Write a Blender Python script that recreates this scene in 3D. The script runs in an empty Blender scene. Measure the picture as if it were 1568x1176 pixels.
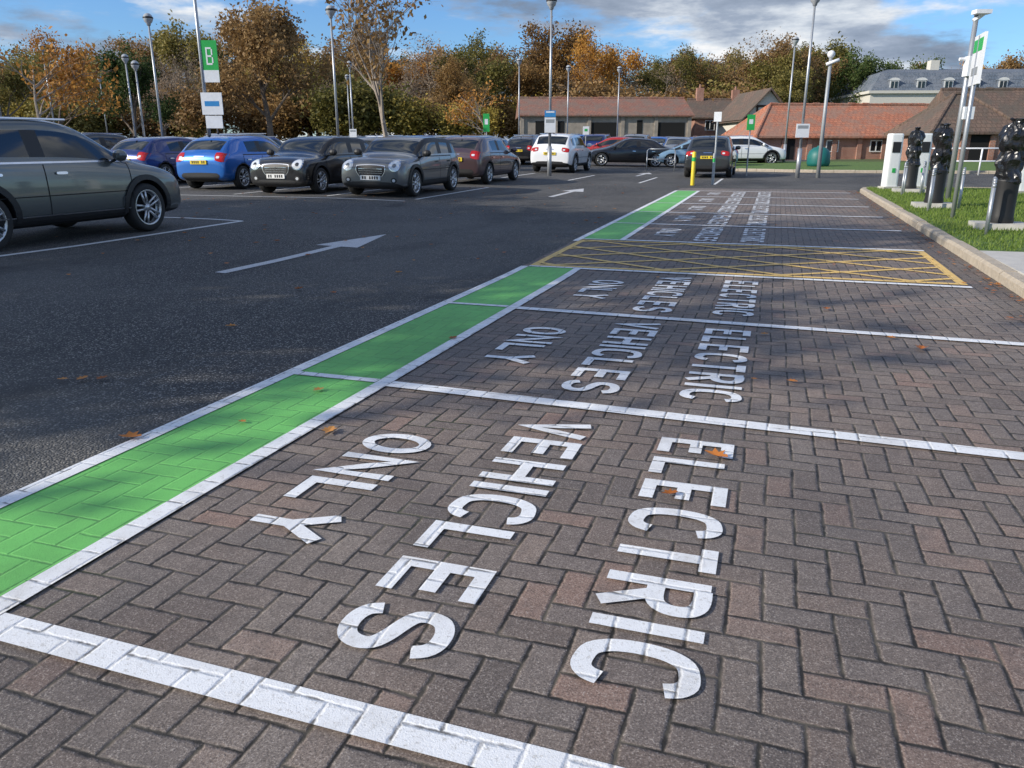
import bpy, math, random
import numpy as np
from mathutils import Vector, Matrix, noise
from mathutils.bvhtree import BVHTree
random.seed(11); rng=np.random.default_rng(5)
scene=bpy.context.scene; COL=scene.collection
YAW=math.radians(18.27); CY,SY=math.cos(YAW),math.sin(YAW)
SUN_EL=math.radians(26); SUN_DIR=Vector((0.783,0.622,0)).normalized()   # direction the light travels (horizontal)

def clamp(v,a,b): return max(a,min(b,v))
def gz(x,y): return .025*clamp(-x-3.5,0,6)+.015*clamp(y-8,0,30)+.022*clamp(y-38,0,50)
def site(f,r): return (CY*r-SY*f, CY*f+SY*r)

# ---------------------------------------------------------------- objects
def mobj(name,verts,faces,mats,fm=None,parent=None,smooth=False,loc=None,rotz=0):
    me=bpy.data.meshes.new(name); me.from_pydata([tuple(v) for v in verts],[],faces)
    if not isinstance(mats,(list,tuple)): mats=[mats]
    for m in mats: me.materials.append(m)
    if fm is not None: me.polygons.foreach_set('material_index',list(fm))
    if smooth: me.polygons.foreach_set('use_smooth',[True]*len(me.polygons))
    me.update()
    return inst(name,me,parent,loc,rotz)
def inst(name,me,parent=None,loc=None,rotz=0,scale=None):
    o=bpy.data.objects.new(name,me); COL.objects.link(o)
    if parent: o.parent=parent
    if loc is not None: o.location=loc
    o.rotation_euler[2]=rotz
    if scale: o.scale=scale
    return o
def empty(name,loc=(0,0,0),rotz=0):
    o=bpy.data.objects.new(name,None); COL.objects.link(o); o.location=loc; o.rotation_euler[2]=rotz; o.empty_display_size=.2
    return o
class B:  # mesh builder with material indices
    def __init__(s): s.v=[];s.f=[];s.m=[]
    def add(s,v,f,m=0):
        n=len(s.v); s.v+= [tuple(p) for p in v]; s.f+=[tuple(i+n for i in q) for q in f]; s.m+=[m]*len(f)
    def box(s,x0,x1,y0,y1,z0,z1,m=0,M=None):
        v=[Vector(p) for p in [(x0,y0,z0),(x1,y0,z0),(x1,y1,z0),(x0,y1,z0),(x0,y0,z1),(x1,y0,z1),(x1,y1,z1),(x0,y1,z1)]]
        if M: v=[M@p for p in v]
        s.add(v,[(3,2,1,0),(4,5,6,7),(0,1,5,4),(1,2,6,5),(2,3,7,6),(3,0,4,7)],m)
    def tube(s,p,q,r0,r1,n=8,m=0,cap=True):
        p=Vector(p);q=Vector(q);d=(q-p).normalized()
        a=d.orthogonal().normalized();b=d.cross(a)
        v=[p+(a*math.cos(2*math.pi*i/n)+b*math.sin(2*math.pi*i/n))*r0 for i in range(n)]+[q+(a*math.cos(2*math.pi*i/n)+b*math.sin(2*math.pi*i/n))*r1 for i in range(n)]
        f=[(i,(i+1)%n,n+(i+1)%n,n+i) for i in range(n)]
        if cap: f+=[tuple(range(n-1,-1,-1)),tuple(range(n,2*n))]
        s.add(v,f,m)
    def lathe(s,prof,n=16,m=0,M=None,wob=None):  # prof (r,z)
        v=[];k=len(prof)
        for i in range(n):
            a=2*math.pi*i/n
            for (r,z) in prof:
                p=Vector((r*math.cos(a),r*math.sin(a),z))
                if wob: p=wob(p)
                v.append(M@p if M else p)
        f=[]
        for i in range(n):
            j=(i+1)%n
            for c in range(k-1): f.append((i*k+c,j*k+c,j*k+c+1,i*k+c+1))
        s.add(v,f,m)
    def sphere(s,c,r,m=0,n=12,sc=(1,1,1)):
        M=Matrix.Translation(c)@Matrix.Diagonal((sc[0],sc[1],sc[2],1))
        s.lathe([(max(1e-4,r*math.sin(math.pi*i/8)),-r*math.cos(math.pi*i/8)) for i in range(9)],n,m,M)
    def obj(s,name,mats,parent=None,smooth=False,loc=None,rotz=0):
        return mobj(name,s.v,s.f,mats,s.m,parent,smooth,loc,rotz)

# ---------------------------------------------------------------- materials
def newmat(name):
    m=bpy.data.materials.new(name); m.use_nodes=True; nt=m.node_tree
    return m,nt,nt.nodes['Principled BSDF']
def setin(nt,sock,val):
    if isinstance(val,bpy.types.NodeSocket): nt.links.new(val,sock)
    else: sock.default_value=val
def M_(nt,op,a,b=None,c=None):
    n=nt.nodes.new('ShaderNodeMath'); n.operation=op
    setin(nt,n.inputs[0],a)
    if b is not None: setin(nt,n.inputs[1],b)
    if c is not None: setin(nt,n.inputs[2],c)
    return n.outputs[0]
def smooth(nt,v,a,b,o0=0.,o1=1.):
    n=nt.nodes.new('ShaderNodeMapRange'); n.interpolation_type='SMOOTHSTEP'
    setin(nt,n.inputs['Value'],v); n.inputs['From Min'].default_value=a;n.inputs['From Max'].default_value=b
    n.inputs['To Min'].default_value=o0;n.inputs['To Max'].default_value=o1
    return n.outputs[0]
def mixc(nt,f,a,b,bt='MIX'):
    n=nt.nodes.new('ShaderNodeMix'); n.data_type='RGBA'; n.blend_type=bt
    setin(nt,n.inputs[0],f)
    for s,v in ((n.inputs[6],a),(n.inputs[7],b)):
        if isinstance(v,bpy.types.NodeSocket): nt.links.new(v,s)
        else: s.default_value=(*v,1)
    return n.outputs[2]
def pos(nt,obj=False):
    if obj:
        return nt.nodes.new('ShaderNodeTexCoord').outputs['Object']
    return nt.nodes.new('ShaderNodeNewGeometry').outputs['Position']
def nz(nt,vec,scale,detail=3,rough=.55,sc=None):
    if sc:
        mp=nt.nodes.new('ShaderNodeMapping'); nt.links.new(vec,mp.inputs[0]); mp.inputs['Scale'].default_value=sc; vec=mp.outputs[0]
    n=nt.nodes.new('ShaderNodeTexNoise'); n.inputs['Scale'].default_value=scale; n.inputs['Detail'].default_value=detail; n.inputs['Roughness'].default_value=rough
    nt.links.new(vec,n.inputs['Vector']); return n.outputs[0]
def ramp(nt,f,stops):
    n=nt.nodes.new('ShaderNodeValToRGB'); e=n.color_ramp.elements
    while len(e)<len(stops): e.new(.5)
    for i,(p,c) in enumerate(stops): e[i].position=p; e[i].color=(*c,1)
    nt.links.new(f,n.inputs[0]); return n.outputs[0]
def bump(nt,bs,h,dist,strength=1.):
    n=nt.nodes.new('ShaderNodeBump'); n.inputs['Distance'].default_value=dist; n.inputs['Strength'].default_value=strength
    nt.links.new(h,n.inputs['Height']); nt.links.new(n.outputs[0],bs.inputs['Normal'])
def simple(name,col,rough=.6,metal=0.,var=.15,scale=6.,spec=.5,coat=0.,bmp=0.):
    m,nt,bs=newmat(name); p=pos(nt,True); n=nz(nt,p,scale,3)
    c=mixc(nt,n,tuple(x*(1-var) for x in col),tuple(min(1,x*(1+var)) for x in col))
    nt.links.new(c,bs.inputs['Base Color']); bs.inputs['Roughness'].default_value=rough; bs.inputs['Metallic'].default_value=metal
    bs.inputs['Specular IOR Level'].default_value=spec; bs.inputs['Coat Weight'].default_value=coat; bs.inputs['Coat Roughness'].default_value=.05
    if bmp: bump(nt,bs,nz(nt,p,scale*4,4),bmp)
    return m

def herring(nt,w=.1):
    P=pos(nt); s=nt.nodes.new('ShaderNodeSeparateXYZ'); nt.links.new(P,s.inputs[0])
    wx=nz(nt,P,1.3,1)
    u=M_(nt,'ADD',M_(nt,'MULTIPLY_ADD',s.outputs[0],1/w,4000.),M_(nt,'MULTIPLY',wx,.4))
    v=M_(nt,'ADD',M_(nt,'MULTIPLY_ADD',s.outputs[1],1/w,1000.3),M_(nt,'MULTIPLY',nz(nt,P,1.7,1),.4))
    i=M_(nt,'FLOOR',u);j=M_(nt,'FLOOR',v);fx=M_(nt,'SUBTRACT',u,i);fy=M_(nt,'SUBTRACT',v,j)
    k=M_(nt,'FLOORED_MODULO',M_(nt,'SUBTRACT',i,j),4.)
    K=[M_(nt,'COMPARE',k,float(q),.4) for q in range(4)]
    L=M_(nt,'MULTIPLY_ADD',K[1],10.,fx);R=M_(nt,'MULTIPLY_ADD',K[0],10.,M_(nt,'SUBTRACT',1.,fx))
    Bt=M_(nt,'MULTIPLY_ADD',K[2],10.,fy);T=M_(nt,'MULTIPLY_ADD',K[3],10.,M_(nt,'SUBTRACT',1.,fy))
    d=M_(nt,'MINIMUM',M_(nt,'MINIMUM',L,R),M_(nt,'MINIMUM',Bt,T))
    wob=nz(nt,P,34,3,.65); d=M_(nt,'ADD',d,M_(nt,'MULTIPLY_ADD',wob,.14,-.07))
    cb=nt.nodes.new('ShaderNodeCombineXYZ')
    nt.links.new(M_(nt,'SUBTRACT',i,K[1]),cb.inputs[0]);nt.links.new(M_(nt,'SUBTRACT',j,K[2]),cb.inputs[1])
    wn=nt.nodes.new('ShaderNodeTexWhiteNoise'); wn.noise_dimensions='2D'; nt.links.new(cb.outputs[0],wn.inputs['Vector'])
    return P,d,wn.outputs['Value'],wn.outputs['Color']

def mat_brick_paving(name,dark=1.):
    m,nt,bs=newmat(name); P,d,rid,rcol=herring(nt)
    joint=smooth(nt,d,.015,.080,1.,0.)
    c=ramp(nt,rid,[(0,(.155*dark,.128*dark,.114*dark)),(.30,(.225*dark,.172*dark,.143*dark)),(.6,(.195*dark,.163*dark,.146*dark)),(.85,(.255*dark,.205*dark,.172*dark)),(1,(.29*dark,.190*dark,.150*dark))])
    big=nz(nt,P,.5,5,.6); c=mixc(nt,smooth(nt,big,.42,.64,.0,.5),c,(.10,.085,.077))
    bl=nz(nt,P,.8,3,.6,(1.,.5,1.)); c=mixc(nt,smooth(nt,bl,.50,.7,0.,.4),c,(.34,.29,.245))
    fine=nz(nt,P,210,3,.8); c=mixc(nt,smooth(nt,fine,.34,.5,.78,0.),c,(.04,.034,.031))
    c=mixc(nt,smooth(nt,fine,.55,.66,0.,.8),c,(.54,.48,.42))
    med=nz(nt,P,18,3); c=mixc(nt,smooth(nt,med,.45,.75,0.,.4),c,(.11,.092,.082))
    sand=nz(nt,P,7,3); jc=mixc(nt,smooth(nt,sand,.42,.66),(.022,.020,.018),(.11,.095,.075))
    moss=nz(nt,P,1.1,3); jc=mixc(nt,smooth(nt,moss,.55,.7,0.,.5),jc,(.045,.06,.02))
    c=mixc(nt,joint,c,jc); nt.links.new(c,bs.inputs['Base Color'])
    nt.links.new(smooth(nt,big,.4,.62,.82,.62),bs.inputs['Roughness']); bs.inputs['Specular IOR Level'].default_value=.35
    h=M_(nt,'ADD',M_(nt,'MULTIPLY',smooth(nt,d,.0,.12),.8),M_(nt,'MULTIPLY',fine,.5))
    h=M_(nt,'ADD',h,M_(nt,'MULTIPLY',rid,.2))
    bump(nt,bs,h,.0048); return m
def mat_paint_brick(name,col,dirt,js=.8,wear=.55,tyre=0.):
    m,nt,bs=newmat(name); P,d,rid,_=herring(nt)
    joint=smooth(nt,d,.0,.065,1.,0.); jn=nz(nt,P,11,3)
    joint=M_(nt,'MULTIPLY',joint,smooth(nt,jn,.42,.60,.12,js))
    c=mixc(nt,M_(nt,'MULTIPLY',rid,.14),col,tuple(x*.5 for x in col))
    ch=nz(nt,P,60,5,.75); c=mixc(nt,smooth(nt,ch,.55,.66,0.,wear),c,dirt)
    b=nz(nt,P,4,5,.65); c=mixc(nt,smooth(nt,b,.48,.78,0.,.6),c,dirt)
    if tyre:
        t=nz(nt,P,1.0,4,.6,(1.,.35,1.)); c=mixc(nt,smooth(nt,t,.48,.68,0.,tyre),c,tuple(x*.35 for x in col))
    pit=nz(nt,P,210,3,.8); c=mixc(nt,smooth(nt,pit,.30,.43,.75,0.),c,dirt)
    c=mixc(nt,joint,c,(.05,.045,.04)); nt.links.new(c,bs.inputs['Base Color']); bs.inputs['Roughness'].default_value=.6
    h=M_(nt,'ADD',M_(nt,'MULTIPLY',smooth(nt,d,.0,.10),.7),M_(nt,'MULTIPLY',pit,.5)); bump(nt,bs,h,.004); return m
def mat_asphalt(name):
    m,nt,bs=newmat(name); P=pos(nt)
    vo=nt.nodes.new('ShaderNodeTexVoronoi'); vo.inputs['Scale'].default_value=90; nt.links.new(P,vo.inputs['Vector'])
    sp=nt.nodes.new('ShaderNodeSeparateColor'); nt.links.new(vo.outputs['Color'],sp.inputs[0])
    c=ramp(nt,sp.outputs[0],[(0,(.045,.045,.047)),(.5,(.09,.088,.085)),(.76,(.175,.168,.156)),(1,(.50,.47,.42))])
    c=mixc(nt,smooth(nt,vo.outputs['Distance'],.32,.66,0.,.9),c,(.028,.028,.029))
    b=nz(nt,P,.3,5,.6); c=mixc(nt,smooth(nt,b,.38,.66,0.,.5),c,(.145,.14,.13))
    b2=nz(nt,P,.9,5,.6,(1,.25,1)); c=mixc(nt,smooth(nt,b2,.5,.68,0.,.5),c,(.045,.045,.045))
    st=nz(nt,P,.55,3,.5); c=mixc(nt,smooth(nt,st,.66,.73,0.,.6),c,(.03,.03,.032))
    cr=nz(nt,P,2.2,5,.7); c=mixc(nt,smooth(nt,cr,.60,.64,0.,.25),c,(.035,.035,.035))
    nt.links.new(c,bs.inputs['Base Color']); bs.inputs['Roughness'].default_value=.82; bs.inputs['Specular IOR Level'].default_value=.35
    bump(nt,bs,M_(nt,'MULTIPLY',vo.outputs['Distance'],-1.),.008,.9); return m
def mat_paint_road(name,col,keep=.35):
    m,nt,bs=newmat(name); P=pos(nt)
    n=nz(nt,P,70,4,.75); c=mixc(nt,smooth(nt,n,.5,.62,0.,1-keep),col,(.06,.06,.06)); nt.links.new(c,bs.inputs['Base Color']); bs.inputs['Roughness'].default_value=.7
    bump(nt,bs,n,.004); return m
def mat_leaf(name,stops,trans=.35):
    m,nt,bs=newmat(name); g=nt.nodes.new('ShaderNodeNewGeometry')
    oi=nt.nodes.new('ShaderNodeObjectInfo')
    f=M_(nt,'ADD',M_(nt,'MULTIPLY',g.outputs['Random Per Island'],.55),M_(nt,'MULTIPLY',oi.outputs['Random'],.45))
    c=ramp(nt,f,stops); nt.links.new(c,bs.inputs['Base Color']); bs.inputs['Roughness'].default_value=.6; bs.inputs['Specular IOR Level'].default_value=.25
    tr=nt.nodes.new('ShaderNodeBsdfTranslucent'); nt.links.new(c,tr.inputs[0]); mx=nt.nodes.new('ShaderNodeMixShader'); mx.inputs[0].default_value=trans
    nt.links.new(bs.outputs[0],mx.inputs[1]);nt.links.new(tr.outputs[0],mx.inputs[2]); nt.links.new(mx.outputs[0],nt.nodes['Material Output'].inputs[0]); return m
def mat_rooftile(name,a,b_,c_,row=.28):
    m,nt,bs=newmat(name); P=pos(nt,True)
    br=nt.nodes.new('ShaderNodeTexBrick'); nt.links.new(P,br.inputs[0])
    br.inputs['Scale'].default_value=1.; br.inputs['Brick Width'].default_value=.3; br.inputs['Row Height'].default_value=row; br.inputs['Mortar Size'].default_value=.02
    br.inputs['Color1'].default_value=(*a,1);br.inputs['Color2'].default_value=(*b_,1);br.inputs['Mortar'].default_value=tuple(x*.45 for x in a)+(1,)
    n=nz(nt,P,.8,5,.7); c=mixc(nt,smooth(nt,n,.40,.60,0.,.9),br.outputs[0],c_); n2=nz(nt,P,5,4,.7)
    c=mixc(nt,smooth(nt,n2,.48,.7,0.,.65),c,tuple(x*.45 for x in a))
    nt.links.new(c,bs.inputs['Base Color']); bs.inputs['Roughness'].default_value=.85; bump(nt,bs,n2,.05); return m
def mat_brickwall(name,a,b_,mort):
    m,nt,bs=newmat(name); tc=pos(nt,True); s=nt.nodes.new('ShaderNodeSeparateXYZ'); nt.links.new(tc,s.inputs[0]); cb=nt.nodes.new('ShaderNodeCombineXYZ')
    nt.links.new(M_(nt,'ADD',s.outputs[0],s.outputs[1]),cb.inputs[0]);nt.links.new(s.outputs[2],cb.inputs[1])
    br=nt.nodes.new('ShaderNodeTexBrick'); nt.links.new(cb.outputs[0],br.inputs[0]); br.inputs['Scale'].default_value=1.;br.inputs['Brick Width'].default_value=.225;br.inputs['Row Height'].default_value=.075;br.inputs['Mortar Size'].default_value=.01
    br.inputs['Color1'].default_value=(*a,1);br.inputs['Color2'].default_value=(*b_,1);br.inputs['Mortar'].default_value=(*mort,1)
    n=nz(nt,tc,1.5,4); c=mixc(nt,smooth(nt,n,.4,.75,0.,.5),br.outputs[0],tuple(x*.5 for x in a)); nt.links.new(c,bs.inputs['Base Color']); bs.inputs['Roughness'].default_value=.9; return m

m_ground=simple('grass_ground',(.07,.10,.03),.95,var=.4,scale=3.)
m_asph=mat_asphalt('asphalt'); m_pave=mat_brick_paving('block_paving'); m_drain=mat_brick_paving('drain_blocks',.66)
m_white=mat_paint_brick('white_paint',(.86,.87,.88),(.46,.44,.41),.85,.65)
m_green=mat_paint_brick('green_paint',(.165,.54,.125),(.11,.33,.085),.38,.4,.3)
m_yell=mat_paint_brick('yellow_paint',(.84,.55,.16),(.40,.30,.17),.7,.8)
m_rw=mat_paint_road('road_white',(.72,.72,.70),.6); m_rw2=mat_paint_road('road_arrow',(.60,.60,.60),.5)
m_conc=simple('concrete',(.42,.36,.28),.85,var=.35,scale=9,bmp=.008); m_slab=simple('pale_concrete',(.50,.48,.44),.85,var=.25,scale=9)
m_black=simple('black_plastic',(.016,.016,.017),.5); m_rub=simple('rubber',(.022,.022,.022),.8)
m_glass=simple('window_glass',(.012,.015,.017),.04,spec=.9,var=.1); m_chrome=simple('chrome',(.7,.7,.72),.18,1.)
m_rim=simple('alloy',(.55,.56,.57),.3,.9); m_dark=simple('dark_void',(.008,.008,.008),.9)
m_head=simple('headlamp',(.75,.78,.80),.08,.2,spec=.9); m_tail=simple('tail_lamp',(.42,.012,.01),.15,coat=.5)
m_pw=simple('plate_white',(.8,.8,.77),.4); m_py=simple('plate_yellow',(.80,.60,.04),.4)
m_steel=simple('galvanised',(.42,.44,.46),.42,.55,var=.15); m_grpost=simple('grey_post',(.34,.36,.37),.5,.2)
m_signw=simple('sign_white',(.8,.82,.84),.4); m_signg=simple('sign_green',(.03,.42,.09),.4); m_signb=simple('sign_blue',(.04,.26,.58),.4)
m_bag=simple('black_bag',(.010,.010,.011),.25,spec=.7); m_cab=simple('cabinet_white',(.8,.82,.81),.4,var=.05)
m_globe=simple('lamp_globe',(.38,.40,.42),.15,spec=.8); m_yb=simple('bollard_yellow',(.80,.60,.03),.45)
m_bark=simple('bark',(.15,.115,.085),.9,var=.4,scale=12); m_barkg=simple('bark_grey',(.30,.25,.20),.9,var=.4,scale=8)
m_teal=simple('teal_tank',(.01,.14,.13),.5)

# ---------------------------------------------------------------- ground sheets
def sheet(name,x0,x1,y0,y1,zo,mat,step=None,parent=None):
    xs=sorted({x0,x1,*[b for b in (-9.5,-3.5) if x0<b<x1]}); ys=sorted({y0,y1,*[b for b in (8,38,88) if y0<b<y1]})
    v=[(x,y,gz(x,y)+zo) for y in ys for x in xs]; n=len(xs)
    f=[(j*n+i,j*n+i+1,(j+1)*n+i+1,(j+1)*n+i) for j in range(len(ys)-1) for i in range(n-1)]
    return mobj(name,v,f,mat,parent=parent)
sheet('ground',-500,500,-300,900,0,m_ground)
sheet('car_park_asphalt',-75,2.05,-40,66,.006,m_asph)
sheet('access_road',2.05,40,24.8,44,.006,m_asph)
sheet('near_road',2.05,30,-40,4.,.006,m_asph)
sheet('block_paved_bays',-2.74,1.95,-9,25.0,.012,m_pave)
sheet('drain_channel',1.95,2.28,-9,25.0,.012,m_drain)

# ---------------------------------------------------------------- markings
def ribbon(b,pts,w,zo,m=0,closed=False,maxseg=.6):
    P=[Vector((p[0],p[1])) for p in pts]
    Q=[P[0]]
    for a,c in zip(P[:-1],P[1:]):
        n=max(1,int((c-a).length/maxseg+.999))
        Q+=[a.lerp(c,i/n) for i in range(1,n+1)]
    if closed: Q=Q[:-1]
    n=len(Q); L=[];R=[]
    for i in range(n):
        p=Q[i]; pr=Q[i-1] if (i>0 or closed) else None; nx=Q[(i+1)%n] if (i<n-1 or closed) else None
        d1=(p-pr).normalized() if pr is not None else None; d2=(nx-p).normalized() if nx is not None else None
        if d1 is None:d1=d2
        if d2 is None:d2=d1
        n1=Vector((-d1.y,d1.x));n2=Vector((-d2.y,d2.x)); mm=(n1+n2)
        if mm.length<.2: mm=n1
        mm.normalize(); k=1/max(.45,mm.dot(n1))
        L.append(p+mm*w/2*k);R.append(p-mm*w/2*k)
    v=[(q.x,q.y,gz(q.x,q.y)+zo) for q in L]+[(q.x,q.y,gz(q.x,q.y)+zo) for q in R]
    rng_=range(n) if closed else range(n-1)
    f=[(i,n+i,n+(i+1)%n,(i+1)%n) for i in rng_]
    b.add(v,[tuple(q) for q in f],m)
Y=[1.34,3.84,6.255,8.67]; SL=[.012,.042,.042,.014]; HE=11.45; far=[HE+2.42*i for i in range(6)]
def ly(i,x): return Y[i]-SL[i]*(x+2.06)
mk=B()
ribbon(mk,[(-2.06,Y[0]-.05),(-2.06,Y[3]+.05)],.088,.020); ribbon(mk,[(-2.70,-9),(-2.70,Y[3]+.0)],.088,.020)
ribbon(mk,[(-2.06,HE-.05),(-2.06,far[-1]+.05)],.088,.020); ribbon(mk,[(-2.70,HE-.3),(-2.70,far[-1]+.05)],.088,.020)
ribbon(mk,[(-2.06,-9),(-2.06,Y[0]-2.42+.05)],.088,.020)
for i in range(3):
    ribbon(mk,[(-2.012,ly(i,-2.012)),(2.05,ly(i,2.05))],.105,.0206)
for y in far[1:]: ribbon(mk,[(-2.012,y),(2.0,y-.04)],.105,.0206)
for y in Y[:3]+far[1:]: ribbon(mk,[(-2.655,y+.03),(-2.108,y+.03)],.07,.0206)
for i,y in ((3,Y[3]),(3,HE)): ribbon(mk,[(-2.012,y),(1.95,y-.014*4)],.095,.0206)
ribbon(mk,[(-2.655,Y[3]+.02),(-2.108,Y[3]+.02)],.07,.0206)
ribbon(mk,[(-2.655,HE-.02),(-2.108,HE-.02)],.07,.0206)
ribbon(mk,[(-2.655,Y[0]-2.42),(2.05,Y[0]-2.42)],.1,.0206)
mk.obj('bay_line_markings',[m_white])
g=B()
for a,c in ((-9,Y[3]),(HE,far[-1])): 
    ribbon(g,[(-2.38,a),(-2.38,c)],.56,.016)
g.obj('green_strip_marking',[m_green])
h=B(); hx0,hx1,hy0,hy1=-2.62,1.9,Y[3]+.13,HE-.15
ribbon(h,[(hx0,hy0),(hx1,hy0),(hx1,hy1),(hx0,hy1),(hx0,hy0)],.09,.0175,closed=True)
def clipline(cx,dy):
    x0,x1=(cx,cx+(hy1-hy0)/abs(dy)*1.0)
    pa=(cx,hy0 if dy>0 else hy1); pb=(x1,hy1 if dy>0 else hy0)
    if x1<hx0 or cx>hx1: return None
    def at(x): return pa[1]+(x-cx)*(pb[1]-pa[1])/(x1-cx)
    a=max(cx,hx0);c=min(x1,hx1); return (a,at(a)),(c,at(c))
for dy,zz in ((.62,.0182),(-.62,.0189)):
    c=hx0-5.0
    while c<hx1:
        r=clipline(c,dy)
        if r and r[1][0]-r[0][0]>.15: ribbon(h,[r[0],r[1]],.075,zz)
        c+=1.28
h.obj('yellow_hatch_marking',[m_yell])
def cat(P,n=4):
    out=[]
    for i in range(len(P)-1):
        p0=P[max(0,i-1)];p1=P[i];p2=P[i+1];p3=P[min(len(P)-1,i+2)]
        for k in range(n):
            t=k/n; out.append(tuple(.5*((2*p1[a])+(-p0[a]+p2[a])*t+(2*p0[a]-5*p1[a]+4*p2[a]-p3[a])*t*t+(-p0[a]+3*p1[a]-3*p2[a]+p3[a])*t**3) for a in (0,1)))
    return out+[P[-1]]
def ell(a0,a1,n=14,cx=.5,cy=.5,rx=.5,ry=.5): return [(cx+rx*math.cos(math.radians(a0+(a1-a0)*i/n)),cy+ry*math.sin(math.radians(a0+(a1-a0)*i/n))) for i in range(n+1)]
S_=cat([(.98,.80),(.88,.93),(.68,1.),(.38,1.),(.12,.92),(.02,.76),(.08,.62),(.3,.54),(.68,.46),(.92,.37),(.98,.23),(.88,.08),(.64,0),(.32,0),(.1,.07),(0,.20)],3)
C_=cat([(1,.80),(.93,.92),(.76,1.),(.5,1.),(.24,.95),(.07,.80),(0,.6),(0,.4),(.07,.20),(.24,.05),(.5,0),(.76,0),(.93,.08),(1,.20)],3)
GL={'E':[[(1,0),(0,0),(0,1),(1,1)],[(.1,.5),(.88,.5)]],'L':[[(0,1),(0,0),(1,0)]],'C':[C_],'T':[[(0,1),(1,1)],[(.5,.95),(.5,-.08)]],
'R':[[(0,-.08),(0,1.08)],cat([(.1,1),(.5,1),(.78,.96),(.95,.85),(.95,.66),(.78,.53),(.5,.49),(.1,.49)],3),[(.45,.46),(1,-.08)]],'I':[[(0,-.08),(0,1.08)]],'V':[[(0,1.05),(.5,0),(1,1.05)]],
'H':[[(0,-.08),(0,1.08)],[(1,-.08),(1,1.08)],[(.1,.5),(.9,.5)]],'S':[S_],'O':[ell(0,360,28)],'N':[[(0,-.08),(0,1),(1,0),(1,1.08)]],'Y':[[(0,1.05),(.5,.48),(1,1.05)],[(.5,.46),(.5,-.08)]]}
def word(b,txt,xb,ytop,total,hgt=.33,st=.055):
    nI=txt.count('I'); gap=.046; w=(total-gap*(len(txt)-1)-nI*st)/(len(txt)-nI); s=0
    for ch in txt:
        cw=st if ch=='I' else w
        for q,poly in enumerate(GL[ch]):
            pts=[(xb+st/2+v*(hgt-st), ytop-(s+st/2+u*(cw-st))) for u,v in poly]
            ribbon(b,pts,st,.0200+.0005*q,closed=(ch=='O'),maxseg=.3)
        s+=cw+gap
tx=B()
mids=[Y[0]-1.24,(ly(0,-.3)+ly(1,-.3))/2,(ly(1,-.3)+ly(2,-.3))/2+.04,(ly(2,-.3)+ly(3,-.3))/2]+[y+1.17 for y in far[:5]]
for c in mids:
    word(tx,'ELECTRIC',-.395,c+.91,1.83); word(tx,'VEHICLES',-1.06,c+.97,1.95); word(tx,'ONLY',-1.71,c+.56,1.08)
tx.obj('electric_vehicles_only_lettering',[m_white])
rm=B()
x=-8.6
ribbon(rm,[(x,1),(x,11.3)],.1,.011)
for xx in (-8.0,-10.4,-13.1,-16.6,-19.2,-22): ribbon(rm,[(xx,17.0),(xx,22)],.09,.011)
ribbon(rm,[(-26,16.4),(-8.0,16.4)],.09,.0115)
for xx in (-11.2,-13.8,-16.4,-19): ribbon(rm,[(xx,5.7),(xx,10.6)],.09,.011)
ribbon(rm,[(-24,11.3),(-8.6,11.3)],.09,.0115)
for k in range(8): ribbon(rm,[(-1.9-k*2.5,27.2),(-1.9-k*2.5,31.5)],.09,.011)
rm.obj('road_line_markings',[m_rw])
ar=B()
def arrow(cx,y0,L=3.7):
    ribbon(ar,[(cx,y0),(cx,y0+L*.62)],.14,.011)
    def q(x,y): return (cx+x,y0+y,gz(cx+x,y0+y)+.0112)
    ar.add([q(-.32,L*.62),(q(.32,L*.62)),q(0,L)],[(0,1,2)])
arrow(-5.6,6.9,3.9); arrow(-5.4,19.5,3.7); arrow(-5.3,32,3.5)
ar.obj('road_arrow_marking',[m_rw2])

# ---------------------------------------------------------------- kerb, verge, path
kb=B()
def kerbrun(pts,w=.15,h=.13):
    for a,c in zip(pts[:-1],pts[1:]):
        a=Vector(a);c=Vector(c);L=(c-a).length;n=max(1,round(L/.9));dr=(c-a).normalized();nn=Vector((dr.y,-dr.x))
        for i in range(n):
            p=a+dr*(L*i/n+.008);q=a+dr*(L*(i+1)/n-.008); jz=random.uniform(-.007,.007)
            zp=gz(p.x,p.y);zq=gz(q.x,q.y)
            v=[(p.x,p.y,zp),(q.x,q.y,zq),(q.x,q.y,zq+h-.03+jz),(q.x+nn.x*.03,q.y+nn.y*.03,zq+h+jz),(q.x+nn.x*w,q.y+nn.y*w,zq+h+jz),(q.x+nn.x*w,q.y+nn.y*w,zq),
               (p.x,p.y,zp+h-.03+jz),(p.x+nn.x*.03,p.y+nn.y*.03,zp+h+jz),(p.x+nn.x*w,p.y+nn.y*w,zp+h+jz),(p.x+nn.x*w,p.y+nn.y*w,zp)]
            kb.add(v,[(0,1,2,6),(6,2,3,7),(7,3,4,8),(8,4,5,9),(1,5,4,3,2),(0,6,7,8,9)])
arc=[(2.28+1.2*(1-math.cos(a)),24.0+1.2*math.sin(a)) for a in [math.radians(k) for k in (0,22,45,67,90)]]
kerbrun([(2.28,3.0)]+[(2.28,10.8)]+arc+[(9,25.2)])
kerbrun([(12,38.2),(1.6,38.2)],.15,.13); kerbrun([(1.6,38.2),(-2.5,39.3),(-3.4,41.5),(-3.4,50)],.15,.13)
kb.obj('kerb',[m_conc])
def slab(name,poly,h,mat):
    n=len(poly); top=[(x,y,gz(x,y)+h) for x,y in poly]; bot=[(x,y,gz(x,y)+.001) for x,y in poly]
    f=[tuple(range(n))]+[(i,i+n,(i+1)%n+n,(i+1)%n) for i in range(n)]
    return mobj(name,top+bot,f,mat)
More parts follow.
